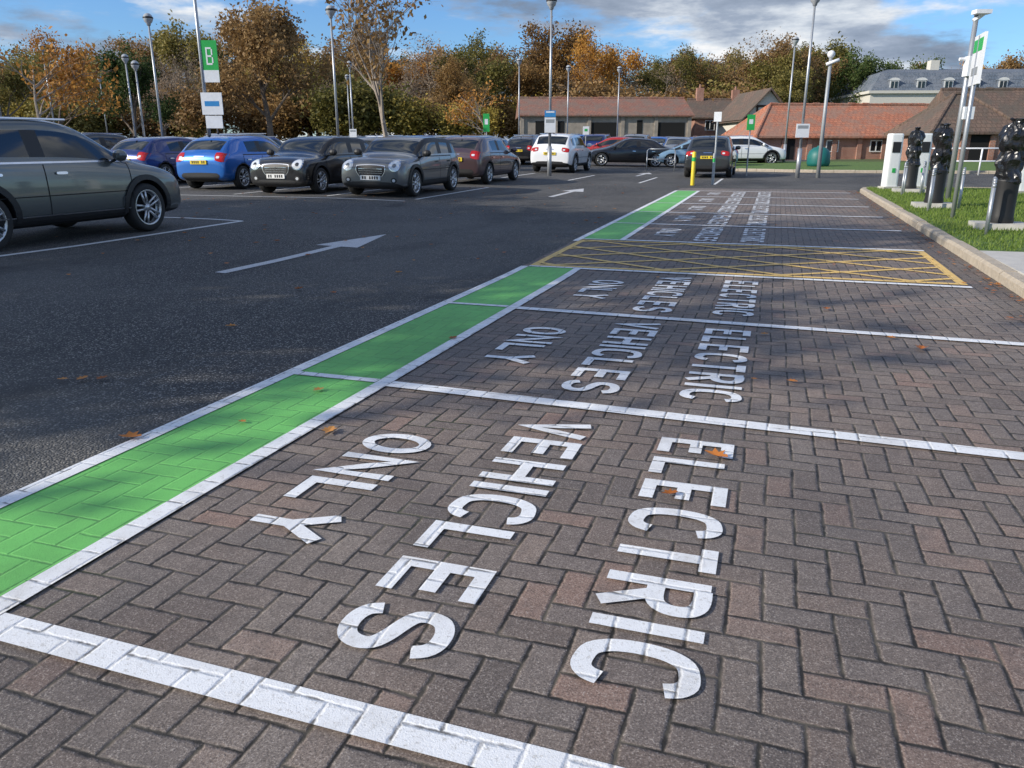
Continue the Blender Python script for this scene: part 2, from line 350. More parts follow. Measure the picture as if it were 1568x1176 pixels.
m_gr=simple('verge_grass',(.10,.17,.035),.95,var=.45,scale=14,bmp=.02)
slab('grass_verge',[(2.44,10.8),(6.4,10.8),(6.4,25.05),(3.5,25.05),(2.8,24.75),(2.5,24.2)],.118,m_gr)
slab('footpath',[(2.44,3.0),(9,3.0),(9,10.78),(2.44,10.78)],.120,m_slab)
slab('pavement',[(6.42,10.8),(9,10.8),(9,25.05),(6.42,25.05)],.122,m_slab)
slab('grass_island',[(-2.4,39.5),(1.6,38.4),(13,38.4),(40,38.4),(40,50),(-3.2,50),(-3.2,41.6)],.12,m_gr)
def blades(name,area,n,zo,mats):
    vs=[];fs=[]
    for k in range(n):
        x=random.uniform(area[0],area[1]);y=random.uniform(area[2],area[3]);a=random.uniform(0,6.28);hh=random.uniform(.025,.075);w=.006+.004*random.random()
        z=gz(x,y)+zo;c,s=math.cos(a)*w,math.sin(a)*w;lx,ly_=random.gauss(0,.02),random.gauss(0,.02);i=len(vs)
        vs+=[(x-c,y-s,z),(x+c,y+s,z),(x+lx,y+ly_,z+hh)]; fs.append((i,i+1,i+2))
    return mobj(name,vs,fs,mats)
m_blade=mat_leaf('grass_blade',[(0,(.09,.14,.02)),(.5,(.17,.26,.045)),(1,(.28,.33,.10))],.35)
blades('grass',(2.46,6.3,10.85,24.4),34000,.115,m_blade)

# ---------------------------------------------------------------- cars
PAL={}
def paint(name,col,metal=.5,rough=.28):
    if name in PAL: return PAL[name]
    m=simple('paint_'+name,col,rough,metal,var=.04,scale=2,coat=1.); PAL[name]=m; return m
SPEC={
'suv':dict(L=4.39,W=1.84,H=1.60,wb=2.60,fo=.88,rw=.355,wt=.79,clad=True,
 st=[(0,.34,.66,.70,.80,'h'),(.015,.25,.76,.80,.90,'h'),(.05,.22,.86,.90,.97,'h'),(.13,.21,.95,.99,1,'h'),(.235,.21,.99,1.06,1,'h'),(.40,.21,1.03,1.53,1,'c'),(.50,.21,1.04,1.59,1,'c'),(.575,.21,1.045,1.60,1,'c'),(.595,.21,1.045,1.60,1,'c'),(.76,.21,1.06,1.58,1,'c'),(.79,.21,1.06,1.57,1,'c'),(.875,.21,1.07,1.53,.99,'c'),(.965,.24,1.05,1.12,.96,'h'),(.99,.30,.90,.98,.92,'h'),(1.0,.36,.74,.80,.84,'h')],
 cols='HHHHWSSPSPSRHH'),
'mini':dict(L=3.85,W=1.76,H=1.42,wb=2.50,fo=.72,rw=.325,wt=.84,clad=True,
 st=[(0,.30,.62,.68,.84,'h'),(.012,.20,.74,.80,.93,'h'),(.045,.18,.83,.89,.98,'h'),(.13,.18,.87,.94,1,'h'),(.275,.18,.90,.98,1,'h'),(.375,.18,.93,1.37,1,'c'),(.50,.18,.94,1.42,1,'c'),(.585,.18,.945,1.42,1,'c'),(.61,.18,.945,1.42,1,'c'),(.80,.18,.95,1.40,1,'c'),(.83,.18,.95,1.39,1,'c'),(.935,.18,.95,1.34,.98,'c'),(.98,.22,.93,1.00,.95,'h'),(.992,.26,.84,.90,.92,'h'),(1.0,.34,.70,.76,.84,'h')],
 cols='HHHHWSSPSPSRHH'),
'hatch':dict(L=4.25,W=1.79,H=1.47,wb=2.62,fo=.86,rw=.32,wt=.77,clad=False,
 st=[(0,.33,.56,.60,.78,'h'),(.015,.23,.64,.69,.89,'h'),(.05,.20,.72,.79,.96,'h'),(.13,.19,.82,.89,1,'h'),(.22,.19,.88,.97,1,'h'),(.40,.19,.93,1.40,1,'c'),(.50,.19,.94,1.46,1,'c'),(.575,.19,.95,1.47,1,'c'),(.595,.19,.95,1.47,1,'c'),(.76,.19,.97,1.44,1,'c'),(.79,.19,.97,1.43,1,'c'),(.87,.19,.99,1.37,.98,'c'),(.965,.22,.98,1.05,.94,'h'),(.99,.28,.86,.92,.9,'h'),(1.0,.34,.70,.76,.82,'h')],
 cols='HHHHWSSPSPPRHH'),
'sedan':dict(L=4.65,W=1.82,H=1.43,wb=2.80,fo=.82,rw=.33,wt=.75,clad=False,
 st=[(0,.33,.55,.59,.80,'h'),(.015,.23,.63,.67,.90,'h'),(.05,.20,.71,.77,.96,'h'),(.13,.19,.80,.87,1,'h'),(.27,.19,.87,.96,1,'h'),(.42,.19,.91,1.38,1,'c'),(.50,.19,.92,1.42,1,'c'),(.565,.19,.93,1.43,1,'c'),(.585,.19,.93,1.43,1,'c'),(.70,.19,.95,1.40,1,'c'),(.73,.19,.95,1.38,1,'c'),(.77,.19,.96,1.34,.99,'c'),(.88,.20,.95,1.03,.96,'h'),(.975,.24,.90,.98,.93,'h'),(1.0,.34,.70,.78,.84,'h')],
 cols='HHHHWSSPSPPRHH'),
}
def wheel_mesh(rw):
    b=B(); Mx=Matrix.Rotation(math.pi/2,4,'Y'); w=.11
    b.lathe([(rw*.66,-w*.9),(rw*.9,-w),(rw*.98,-w*.75),(rw,-w*.3),(rw,w*.3),(rw*.98,w*.75),(rw*.9,w),(rw*.72,w*.9)],28,0,Mx)
    b.lathe([(rw*.73,w*.9),(rw*.69,w*.94),(rw*.65,w*.65),(rw*.65,w*.1),(.001,w*.1)],28,1,Mx)
    b.lathe([(rw*.645,w*.15),(.001,w*.16)],20,2,Mx)
    b.lathe([(rw*.17,w*.3),(rw*.16,w*.8),(.001,w*.85)],12,1,Mx)
    for k in range(5):
        for da in (-.17,.17):
            a=2*math.pi*k/5+.3
            R=Matrix.Rotation(a,4,'X')
            p=R@Vector((w*.62,da*.35*rw,rw*.12)); q=R@Vector((w*.80,math.sin(da)*rw*.68,math.cos(da)*rw*.67))
            b.tube(p,q,rw*.06,rw*.05,5,1)
    o=b.obj('tmpw',[m_rub,m_rim,m_dark]); me=o.data; bpy.data.objects.remove(o)
    me.polygons.foreach_set('use_smooth',[True]*len(me.polygons)); return me
CAR={}
def car_type(k):
    if k in CAR: return CAR[k]
    S=SPEC[k];L,W,H=S['L'],S['W'],S['H'];hw=W/2
    secs=[]
    for (t,zb,zbt,zt,wf,kd) in S['st']:
        w=hw*wf;y=L/2-t*L
        if kd=='c':
            wt=hw*S['wt']*wf
            P=[(0,zb),(.8*w,zb),(.965*w,zb+.07),(1.0*w,zb+.36*(zbt-zb)),(.985*w,zbt-.12),(.945*w,zbt),(wt*1.0,zt-.105),(wt*.93,zt-.035),(wt*.55,zt-.004),(0,zt)]
        else:
            P=[(0,zb),(.8*w,zb),(.965*w,zb+.07),(1.0*w,zb+.36*(zbt-zb)),(.985*w,zbt-.10),(.93*w,zbt-.02),(.83*w,zbt+.25*(zt-zbt)),(.74*w,zbt+.5*(zt-zbt)),(.42*w,zt-.008),(0,zt)]
        secs.append([(x,y,z) for x,z in P])
    n=10;V=[]
    for s in secs:
        V+=s; V+=[(-x,y,z) for (x,y,z) in s[1:-1]]
    N=n+n-2
    ring=list(range(n))+[n+(8-1-i) for i in range(8)]
    F=[];FM=[]
    rows=[0,1,2,3,4,5,6,7,8,8,7,6,5,4,3,2,1,0]
    for i,ck in enumerate(S['cols']):
        for j in range(N):
            a,b_=ring[j],ring[(j+1)%N]; r=rows[j]
            F.append((i*N+a,i*N+b_,(i+1)*N+b_,(i+1)*N+a)); m=0
            if r==0: m=2
            if r==1 and S['clad']: m=2
            if ck=='W' and r in (7,8): m=1
            if ck=='W' and r==5: m=1
            if ck=='S' and r==5: m=1
            if ck=='R' and r in (7,8): m=1
            if ck=='P' and r==5: m=2 if i<8 else 0
            if k=='mini' and ck in 'WPSR' and r in (5,6) and m==0: m=2
            FM.append(m)
    for e,sg in ((0,1),(len(secs)-1,-1)):
        for j in range(9):
            a,b_=j,j+1; a2=0 if a==0 else n+a-1; b2=9 if b_==9 else n+b_-1
            q=[e*N+a,e*N+b_,e*N+b2,e*N+a2]; q=list(dict.fromkeys(q))
            if sg<0:q=q[::-1]
            F.append(tuple(q[::-1]));FM.append(2 if j==0 else 0)
    mats=[paint('base',(.1,.1,.1)),m_glass,m_black]
    o=mobj('tmp',V,F,mats,FM,smooth=True)
    import bmesh
    bm=bmesh.new();bm.from_mesh(o.data);bmesh.ops.recalc_face_normals(bm,faces=bm.faces);bm.to_mesh(o.data);bm.free()
    md=o.modifiers.new('s','SUBSURF');md.levels=2;md.render_levels=2
    yf=L/2-S['fo'];yr=yf-S['wb'];cut=B();Mx=Matrix.Rotation(math.pi/2,4,'Y')
    for yy in (yf,yr):
        for sg in (1,-1):
            R=S['rw']+.045; M=Matrix.Translation((sg*hw,yy,S['rw']+.01))@Mx
            nn=32
            vv=[M@Vector((R*math.cos(2*math.pi*i/nn),R*math.sin(2*math.pi*i/nn),zz)) for zz in (-.34,.34) for i in range(nn)]
            cut.add(vv,[(i,(i+1)%nn,nn+(i+1)%nn,nn+i) for i in range(nn)]+[tuple(range(nn-1,-1,-1)),tuple(range(nn,2*nn))],2)
    co=cut.obj('tmpc',mats)
    bd=o.modifiers.new('b','BOOLEAN');bd.object=co;bd.operation='DIFFERENCE';bd.solver='EXACT'
    dg=bpy.context.evaluated_depsgraph_get();dg.update();ev=o.evaluated_get(dg);body=bpy.data.meshes.new_from_object(ev);body.name='car_body_'+k
    o.modifiers.remove(bd); dg=bpy.context.evaluated_depsgraph_get(); pre=bpy.data.meshes.new_from_object(o.evaluated_get(dg))
    bvh=BVHTree.FromPolygons([v.co[:] for v in pre.vertices],[tuple(p.vertices) for p in pre.polygons])
    bpy.data.objects.remove(o);bpy.data.objects.remove(co)
    D=B()
    def hit(side,u,v):
        if side=='F': r=bvh.ray_cast(Vector((u,9,v)),Vector((0,-1,0)))
        elif side=='B': r=bvh.ray_cast(Vector((u,-9,v)),Vector((0,1,0)))
        else:
            s=1 if side=='R' else -1; r=bvh.ray_cast(Vector((9*s,u,v)),Vector((-s,0,0)))
        return r[0]
    OFF={'F':Vector((0,1,0)),'B':Vector((0,-1,0)),'R':Vector((1,0,0)),'L':Vector((-1,0,0))}
    def patch(side,cu,cv,su,sv,m,shape='r',off=.007,n=7,k_=7,sl=0,tp=0):
        pts=[];ok=[]
        for j in range(k_+1):
            for i in range(n+1):
                a=-1+2*i/n;c=-1+2*j/k_
                if shape=='e': a,c=a*math.sqrt(1-c*c/2),c*math.sqrt(1-a*a/2)
                elif shape=='q': a,c=a*(1-c*c*.12),c*(1-a*a*.16)
                uu=cu+a*su*(1+tp*c);vv=cv+c*sv+sl*a*su
                h_=hit(side,uu,vv); ok.append(h_ is not None); pts.append((h_+OFF[side]*off) if h_ is not None else Vector((0,0,.5)))
        fs=[]
        for j in range(k_):
            for i in range(n):
                q=(j*(n+1)+i,j*(n+1)+i+1,(j+1)*(n+1)+i+1,(j+1)*(n+1)+i)
                if all(ok[x] for x in q):
                    ys=[pts[x] for x in q]
                    if max((ys[0]-ys[2]).length,(ys[1]-ys[3]).length)<.45: fs.append(q)
        D.add(pts,fs,m)
    def plate(side,z,m):
        h_=hit(side,0,z)
        if h_ is None: return
        y=h_.y; s=1 if side=='F' else -1; y0,y1=sorted((y,y+.03*s)); D.box(-.26,.26,y0,y1,z-.055,z+.055,m)
        for q in range(7):
            if q==4: continue
            xx=-.205+q*.063; ya,yb=sorted((y+.03*s,y+.032*s)); D.box(xx,xx+.04,ya,yb,z-.035,z+.035,0)
    if k=='mini':
        for s in (1,-1):
            patch('F',s*.61,.74,.145,.135,6,'e',.008,9,9); patch('F',s*.61,.74,.122,.112,2,'e',.014,9,9); patch('F',s*.61,.74,.05,.045,9,'e',.019,5,5)
            patch('F',s*.60,.40,.075,.065,0,'e'); patch('F',s*.60,.40,.04,.035,2,'e',.012)
        patch('F',0,.61,.385,.155,6,'q',.008,12,8,tp=.12); patch('F',0,.61,.36,.135,0,'q',.014,12,8,tp=.12)
        for zz in (.56,.61,.66): patch('F',0,zz,.31,.006,6,'r',.018,8,1)
        patch('F',0,.31,.56,.055,0,'q',.008,12,4); plate('F',.455,4)
        for s in (1,-1): patch('B',s*.62,.74,.095,.13,3,'q',.01)
        patch('B',0,.36,.55,.08,0,'q'); plate('B',.66,5)
    else:
        z0={'suv':.76,'hatch':.66,'sedan':.64}[k]
        for s in (1,-1):
            patch('F',s*.62,z0,.19,.07,6,'q',.006,10,5,sl=.18*s); patch('F',s*.62,z0,.17,.055,2,'q',.012,10,5,sl=.18*s)
            patch('F',s*.60,.38,.12,.05,0,'q')
        patch('F',0,z0-.05,.34,.13,6,'q',.006,10,6,tp=.15); patch('F',0,z0-.05,.32,.113,0,'q',.012,10,6,tp=.15); patch('F',0,.34,.42,.05,0,'q'); plate('F',.47,4)
        zt={'suv':.93,'hatch':.88,'sedan':.80}[k]
        for s in (1,-1):
            patch('B',s*.66,zt,.16,.085 if k!='hatch' else .12,3,'q',.010,8,6,sl=-.15*s)
            patch('B',s*.60,zt,.05,.03,2,'q',.016)
        patch('B',0,.38,.62,.09,0,'q',.007,12,5); plate('B',zt-.13 if k!='suv' else .78,5); patch('B',0,zt+.02,.16,.012,6,'r',.01,5,1)
    belt={'suv':1.03,'mini':.93,'hatch':.93,'sedan':.91}[k]
    for sd in 'RL':
        for yy in (L/2-.262*L,L/2-.585*L,L/2-.80*L): patch(sd,yy,(.33+belt)/2-.02,.006,(belt-.33)/2,7,'r',.004,1,14)
        patch(sd,L/2-.53*L,.33,.27*L,.006,7,'r',.004,14,1)
        patch(sd,L/2-.52*L,belt+.005,.28*L,.012,6 if k=='suv' else 0,'r',.006,16,1)
        for yy in (L/2-.53*L,L/2-.745*L): patch(sd,yy,belt-.13,.09,.018,6 if k!='mini' else 0,'q',.022,5,2)
        patch(sd,L/2-.53*L,.62,.27*L,.006,7,'r',.003,14,1)
        if S['clad']: patch(sd,L/2-.53*L,.30,.235*L,.07,0,'r',.012,14,3)
        if k=='suv': patch(sd,L/2-.53*L,.375,.25*L,.008,6,'r',.016,14,1)
        s=1 if sd=='R' else -1
        ym=L/2-.315*L; h_=hit(sd,ym,belt-.02); D.sphere((h_.x+s*.13,ym,belt+.08),.115,0 if k=='mini' else 9,12,(1.,.62,.72)); D.tube((h_.x-s*.02,ym,belt),(h_.x+s*.1,ym,belt+.04),.02,.02,5,0)
        for yy in (yf,yr):
            nn=20;R0=S['rw']+.04;R1=R0+(.075 if S['clad'] else .02);v=[]
            for i in range(nn+1):
                a=math.radians(-8+196*i/nn)
                for R in (R0,R1):
                    u=yy+R*math.cos(a);vz=S['rw']+.01+R*math.sin(a);h_=hit(sd,u,clamp(vz,.26,1.2)); xx=h_.x if h_ is not None else s*hw*.97
                    v.append((xx+s*(.022 if S['clad'] else .006),u,vz))
            D.add(v,[(2*i,2*i+1,2*i+3,2*i+2) for i in range(nn)],0)
    if k in('suv',):
        for s in (1,-1):
            D.tube((s*hw*.72,L/2-.44*L,1.57),(s*hw*.72,L/2-.82*L,1.56),.016,.016,6,6)
    D.tube((-.5,L/2-S['st'][4][0]*L-.05,S['st'][4][3]+.02),(.1,L/2-S['st'][4][0]*L-.13,S['st'][4][3]+.06),.01,.008,5,0)
    D.sphere((0,L/2-.86*L,H-.035 if k!='sedan' else H-.2),.03,0,8,(.6,2.2,1.))
    do=D.obj('tmpd',[m_black,m_glass,m_head,m_tail,m_pw,m_py,m_chrome,m_dark,m_dark,paint('base',(.1,.1,.1))]); det=do.data; bpy.data.objects.remove(do)
    wm=wheel_mesh(S['rw'])
    CAR[k]=(body,det,wm,yf,yr); return CAR[k]
COLS={'grey':((.13,.14,.135),.5),'silver':((.33,.34,.33),.6),'gunmetal':((.17,.175,.175),.5),'anthr':((.05,.054,.056),.5),'blue':((.02,.15,.52),.4),'navy':((.015,.03,.15),.4),'black':((.016,.016,.018),.3),
'white':((.80,.81,.82),.0),'red':((.40,.02,.015),.2),'lblue':((.25,.40,.52),.4),'plum':((.10,.065,.07),.4),'brown':((.15,.11,.08),.5),'dgreen':((.03,.06,.045),.4)}
def car(k,col,x,y,head=0.):
    body,det,wm,yf,yr=car_type(k);S=SPEC[k]
    e=empty('parked_car',(x,y,gz(x,y)+.008),head)
    sx=(gz(x+.8,y)-gz(x-.8,y))/1.6; sy=(gz(x,y+1.2)-gz(x,y-1.2))/2.4
    e.rotation_euler=(Matrix.Rotation(math.atan(sy),3,'X')@Matrix.Rotation(-math.atan(sx),3,'Y')@Matrix.Rotation(head,3,'Z')).to_euler()
    c,mt=COLS[col];pm=paint(col,c,mt)
    o=inst('body',body,e);o.material_slots[0].link='OBJECT';o.material_slots[0].material=pm
    d=inst('trim_and_lights',det,e);d.material_slots[9].link='OBJECT';d.material_slots[9].material=pm
    hw=S['W']/2-.115
    for n_,sx_,yy in (('wheel_front_right',1,yf),('wheel_front_left',-1,yf),('wheel_rear_right',1,yr),('wheel_rear_left',-1,yr)):
        inst(n_,wm,e,(sx_*hw,yy,S['rw']),0 if sx_>0 else math.pi)
    return e
PI=math.pi
car('suv','grey',-9.80,8.22,0)
car('mini','gunmetal',-9.2,18.9,PI+.02)
car('mini','black',-11.85,19.0,PI)
car('hatch','blue',-15.2,20.4,0.03)
car('hatch','navy',-18.9,21.6,0)
car('suv','anthr',-21.8,20.5,PI)
car('hatch','plum',-9.35,24.8,0)
car('suv','white',-9.0,34.4,0)
car('suv','anthr',-2.55,34.0,0)
car('sedan','black',-7.45,42.2,PI/2+YAW)
car('hatch','lblue',-4.1,43.0,PI/2+.2)
def row(y,x0,x1,step,head,seed,skip=.12):
    r=random.Random(seed);x=x0
    while x<x1:
        if r.random()>skip:
            car(r.choice(['hatch','hatch','suv','sedan','mini']),r.choice(['grey','silver','anthr','blue','navy','black','white','white','silver','red','lblue','black']),x+r.uniform(-.12,.12),y+r.uniform(-.25,.25),head if r.random()<.6 else head+PI)
        x+=step
row(25.2,-37,-11,2.6,PI,1); row(38.5,-30,-13,2.6,0,2); row(43.6,-34,-12.5,2.6,0,3); row(52,-32,-1,2.6,0,4,.05); row(57.3,-34,-3,2.6,0,6,.05)
row(34.0,-34,-12,2.6,0,8,.3); row(20.6,-36,-23,2.6,0,12,.1); row(63,-34,-6,2.6,0,16,.1)
car('sedan','red',-9.4,48.2,PI/2)
car('suv','white',-1.8,47.5,-PI/2+.3)

# ---------------------------------------------------------------- trees
def tree_meshes(seed,H,spread,maxlev,leafn,ls,leafspread,trunk_r,bare=False,kids=(7,5,4,3)):
    r=random.Random(seed);W=B();tips=[]
    def grow(p,d,l,rad,lev):
        ns=3 if lev<2 else 2; pts=[p]
        for s in range(ns):
            d=(d+Vector((r.gauss(0,.13),r.gauss(0,.13),r.gauss(.04,.06)))).normalized(); q=p+d*(l/ns)
            W.tube(p,q,rad*(1-.28*s),rad*(1-.28*(s+1)),6 if lev<2 else 3,0,False)
            pts.append(q);p=q
        if lev>=2: tips.extend(pts[1:])
        if lev<maxlev:
            for c in range(kids[lev]):
                t=r.uniform(.25 if lev else .32,1.); k=min(ns-1,int(t*ns)); b=pts[k].lerp(pts[k+1],t*ns-k)
                ax=d.orthogonal().normalized(); ax=Matrix.Rotation(r.uniform(0,6.283),3,d)@ax
                nd=(Matrix.Rotation(math.radians(r.uniform(28,60)),3,ax)@d); nd=(nd+Vector((0,0,.15))).normalized()
                nd=Vector((nd.x*spread,nd.y*spread,nd.z)).normalized()
                grow(b,nd,l*r.uniform(.42,.66)*(1.1-.35*t if lev==0 else 1),rad*.5*(1.1-.5*t),lev+1)
    grow(Vector((0,0,0)),Vector((0,0,1)),H*.62,trunk_r,0)
    zmax=max(v[2] for v in W.v); sc=H/zmax; W.v=[(x*sc,y*sc,z*sc) for x,y,z in W.v]; tips=[t*sc for t in tips]
    o=W.obj('tmp',[m_bark]); wood=o.data; bpy.data.objects.remove(o)
    T=np.array([t[:] for t in tips])
    wts=rng.random(len(T))**2+.02; wts/=wts.sum()
    idx=rng.choice(len(T),leafn,p=wts); C=T[idx]+rng.normal(0,leafspread,(leafn,3)); C[:,2]=np.maximum(C[:,2],.3)
    A=rng.normal(0,1,(leafn,3));A/=np.linalg.norm(A,axis=1)[:,None];Bv=np.cross(A,rng.normal(0,1,(leafn,3)));Bv/=np.linalg.norm(Bv,axis=1)[:,None]
    s=ls*(.6+.8*rng.random((leafn,1)));V=np.stack([C-A*s,C-Bv*s*.6,C+A*s,C+Bv*s*.6],1).reshape(-1,3)
    me=bpy.data.meshes.new('foliage');me.vertices.add(len(V));me.vertices.foreach_set('co',V.ravel());me.loops.add(4*leafn);me.loops.foreach_set('vertex_index',np.arange(4*leafn))
    me.polygons.add(leafn);me.polygons.foreach_set('loop_start',np.arange(0,4*leafn,4));me.polygons.foreach_set('loop_total',np.full(leafn,4));me.update();me.validate()
    return wood,me
LM={'olive':mat_leaf('leaf_olive',[(0,(.08,.08,.02)),(.5,(.19,.17,.045)),(1,(.33,.26,.08))]),
'brown':mat_leaf('leaf_brown',[(0,(.15,.095,.045)),(.5,(.31,.19,.08)),(1,(.45,.30,.12))]),
'orange':mat_leaf('leaf_orange',[(0,(.25,.11,.03)),(.5,(.50,.24,.05)),(1,(.66,.40,.09))]),
'green':mat_leaf('leaf_green',[(0,(.03,.05,.015)),(.5,(.07,.11,.03)),(1,(.14,.17,.05))]),
'yellow':mat_leaf('leaf_yellow',[(0,(.20,.17,.04)),(.5,(.40,.31,.07)),(1,(.60,.46,.11))]),
'dull':mat_leaf('leaf_russet',[(0,(.13,.08,.035)),(.5,(.25,.14,.05)),(1,(.36,.23,.08))]),
'grey':mat_leaf('leaf_twiggy',[(0,(.16,.12,.085)),(.5,(.27,.20,.135)),(1,(.37,.27,.18))])}
TM=[tree_meshes(3,13,1.15,3,11000,.14,.42,.28),tree_meshes(8,13,1.3,3,9500,.13,.42,.26),tree_meshes(14,13,1.1,3,14000,.15,.47,.3),
    tree_meshes(21,13,1.15,4,2600,.11,.3,.24,kids=(9,6,4,3)),tree_meshes(27,12,1.5,3,11000,.14,.47,.26),tree_meshes(41,13,.9,4,2200,.11,.3,.22,kids=(12,6,4,3))]
BUSH=[tree_meshes(33,4.5,1.9,2,5500,.13,.45,.1,kids=(10,5,3,3)),tree_meshes(35,4.5,2.1,2,5500,.13,.5,.1,kids=(10,5,3,3))]
def plant(name,pair,mat,x,y,H,base,parent=None,wide=1.,rz=None,bark=m_bark):
    s=H/base;z=gz(x,y);rz=random.uniform(0,6.28) if rz is None else rz
    if parent is None: e=empty(name,(x,y,z),rz);a=inst('trunk_and_branches',pair[0],e,scale=(s*wide,s*wide,s));b=inst('crown',pair[1],e,scale=(s*wide,s*wide,s))
    else: a=inst('branches',pair[0],parent,(x,y,z),rz,(s*wide,s*wide,s));b=inst('leaves',pair[1],parent,(x,y,z),rz,(s*wide,s*wide,s))
    for o,m in ((a,bark),(b,LM[mat])):
        if not o.data.materials: o.data.materials.append(m)
        o.material_slots[0].link='OBJECT';o.material_slots[0].material=m
bt=empty('distant_trees'); R=random.Random(77)
r=-95
while r<34:
    for f,hh in ((84,8.3),(97,11.0),(112,13.2)):
        ff=f+R.uniform(-5,5); rr=r*f/84+R.uniform(-2,2); px=rr/ff
        x,y=site(ff,rr)
        k=R.choice([0,1,2,4,3,5,2,0,1]); mat=R.choice(['brown','brown','olive','olive','orange','yellow','dull','brown'])
        if px<-.45: mat=R.choice(['olive','green','brown','olive','orange'])
        if k in (3,5): mat='grey'
        if -.03<px<.35 and ff<92: continue
        plant('t',TM[k],mat,x,y,hh*R.uniform(.82,1.22),13,bt,R.uniform(.9,1.2),bark=m_barkg if k in (3,5) else m_bark)
    r+=4.2
rr=-14.
while rr<36:      # second rank behind the long barn
    ff=R.uniform(104,122);x,y=site(ff,rr*ff/100);k=R.choice([1,4,3,5,0,4]);mat='grey' if k in (3,5) else R.choice(['brown','orange','dull','yellow','olive','brown'])
    plant('t',TM[k],mat,x,y,R.uniform(11.3,14.3),13,bt,R.uniform(1.,1.2),bark=m_barkg if k in (3,5) else m_bark); rr+=3.3
for i in range(60):
    f=R.uniform(76,84); rr=-92+i*2.0+R.uniform(-1,1)
    if -3<rr<28: f+=11
    x,y=site(f,rr); plant('b',R.choice(BUSH),R.choice(['olive','olive','yellow','brown','dull']),x,y,R.uniform(3.5,6.5),4.5,bt,1.3)
for ff,rr,k,mat,hh in ((100,42,2,'green',11.5),(98,47,0,'green',10.5),(108,38,3,'grey',13),(125,60,4,'orange',14),(125,68,1,'orange',13),(125,76,2,'brown',14),(125,84,4,'orange',13),(120,52,0,'green',12),(130,92,0,'brown',14),(104,33,3,'grey',14.5),(110,28,5,'grey',13)):
    x,y=site(ff,rr); plant('t',TM[k],mat,x,y,hh,13,bt)
YT=tree_meshes(51,8.8,.75,4,1300,.10,.22,.12,kids=(14,5,3,2)); x,y=site(34,-5.1); plant('young_tree',YT,'dull',x,y,9.2,8.8,bark=m_barkg)
ST=tree_meshes(57,6,1.3,3,900,.11,.25,.09,kids=(8,5,4,2)); x,y=site(36,-21.0); plant('small_autumn_tree',ST,'orange',x,y,6.2,6,bark=m_barkg)
x,y=site(44,-25); plant('small_autumn_tree',ST,'orange',x,y,6.0,6)
x,y=site(50,-1.4); plant('small_autumn_tree',ST,'orange',x,y,4.6,6,bark=m_barkg)
x,y=site(60,-17.9); plant('autumn_oak_tree',TM[2],'brown',x,y,10.8,13,wide=1.)
x,y=site(58,-27); plant('evergreen_tree',TM[2],'green',x,y,7.5,13)
x,y=site(50,-31); plant('evergreen_tree',TM[0],'olive',x,y,6.5,13)
# trees standing behind-left of the photographer whose shadows fall across the lane
plant('broadleaf_tree',TM[2],'olive',-18.4,-1.9,11.8,13,wide=1.3,rz=1.)
plant('broadleaf_tree',TM[0],'olive',-22.0,-2.2,12.4,13,wide=1.2,rz=2.)
plant('broadleaf_tree',TM[2],'olive',-20.3,1.9,10.6,13,wide=1.15,rz=3.)
plant('bare_tree',TM[3],'grey',-26,2.6,11.0,13,wide=.7,rz=0)

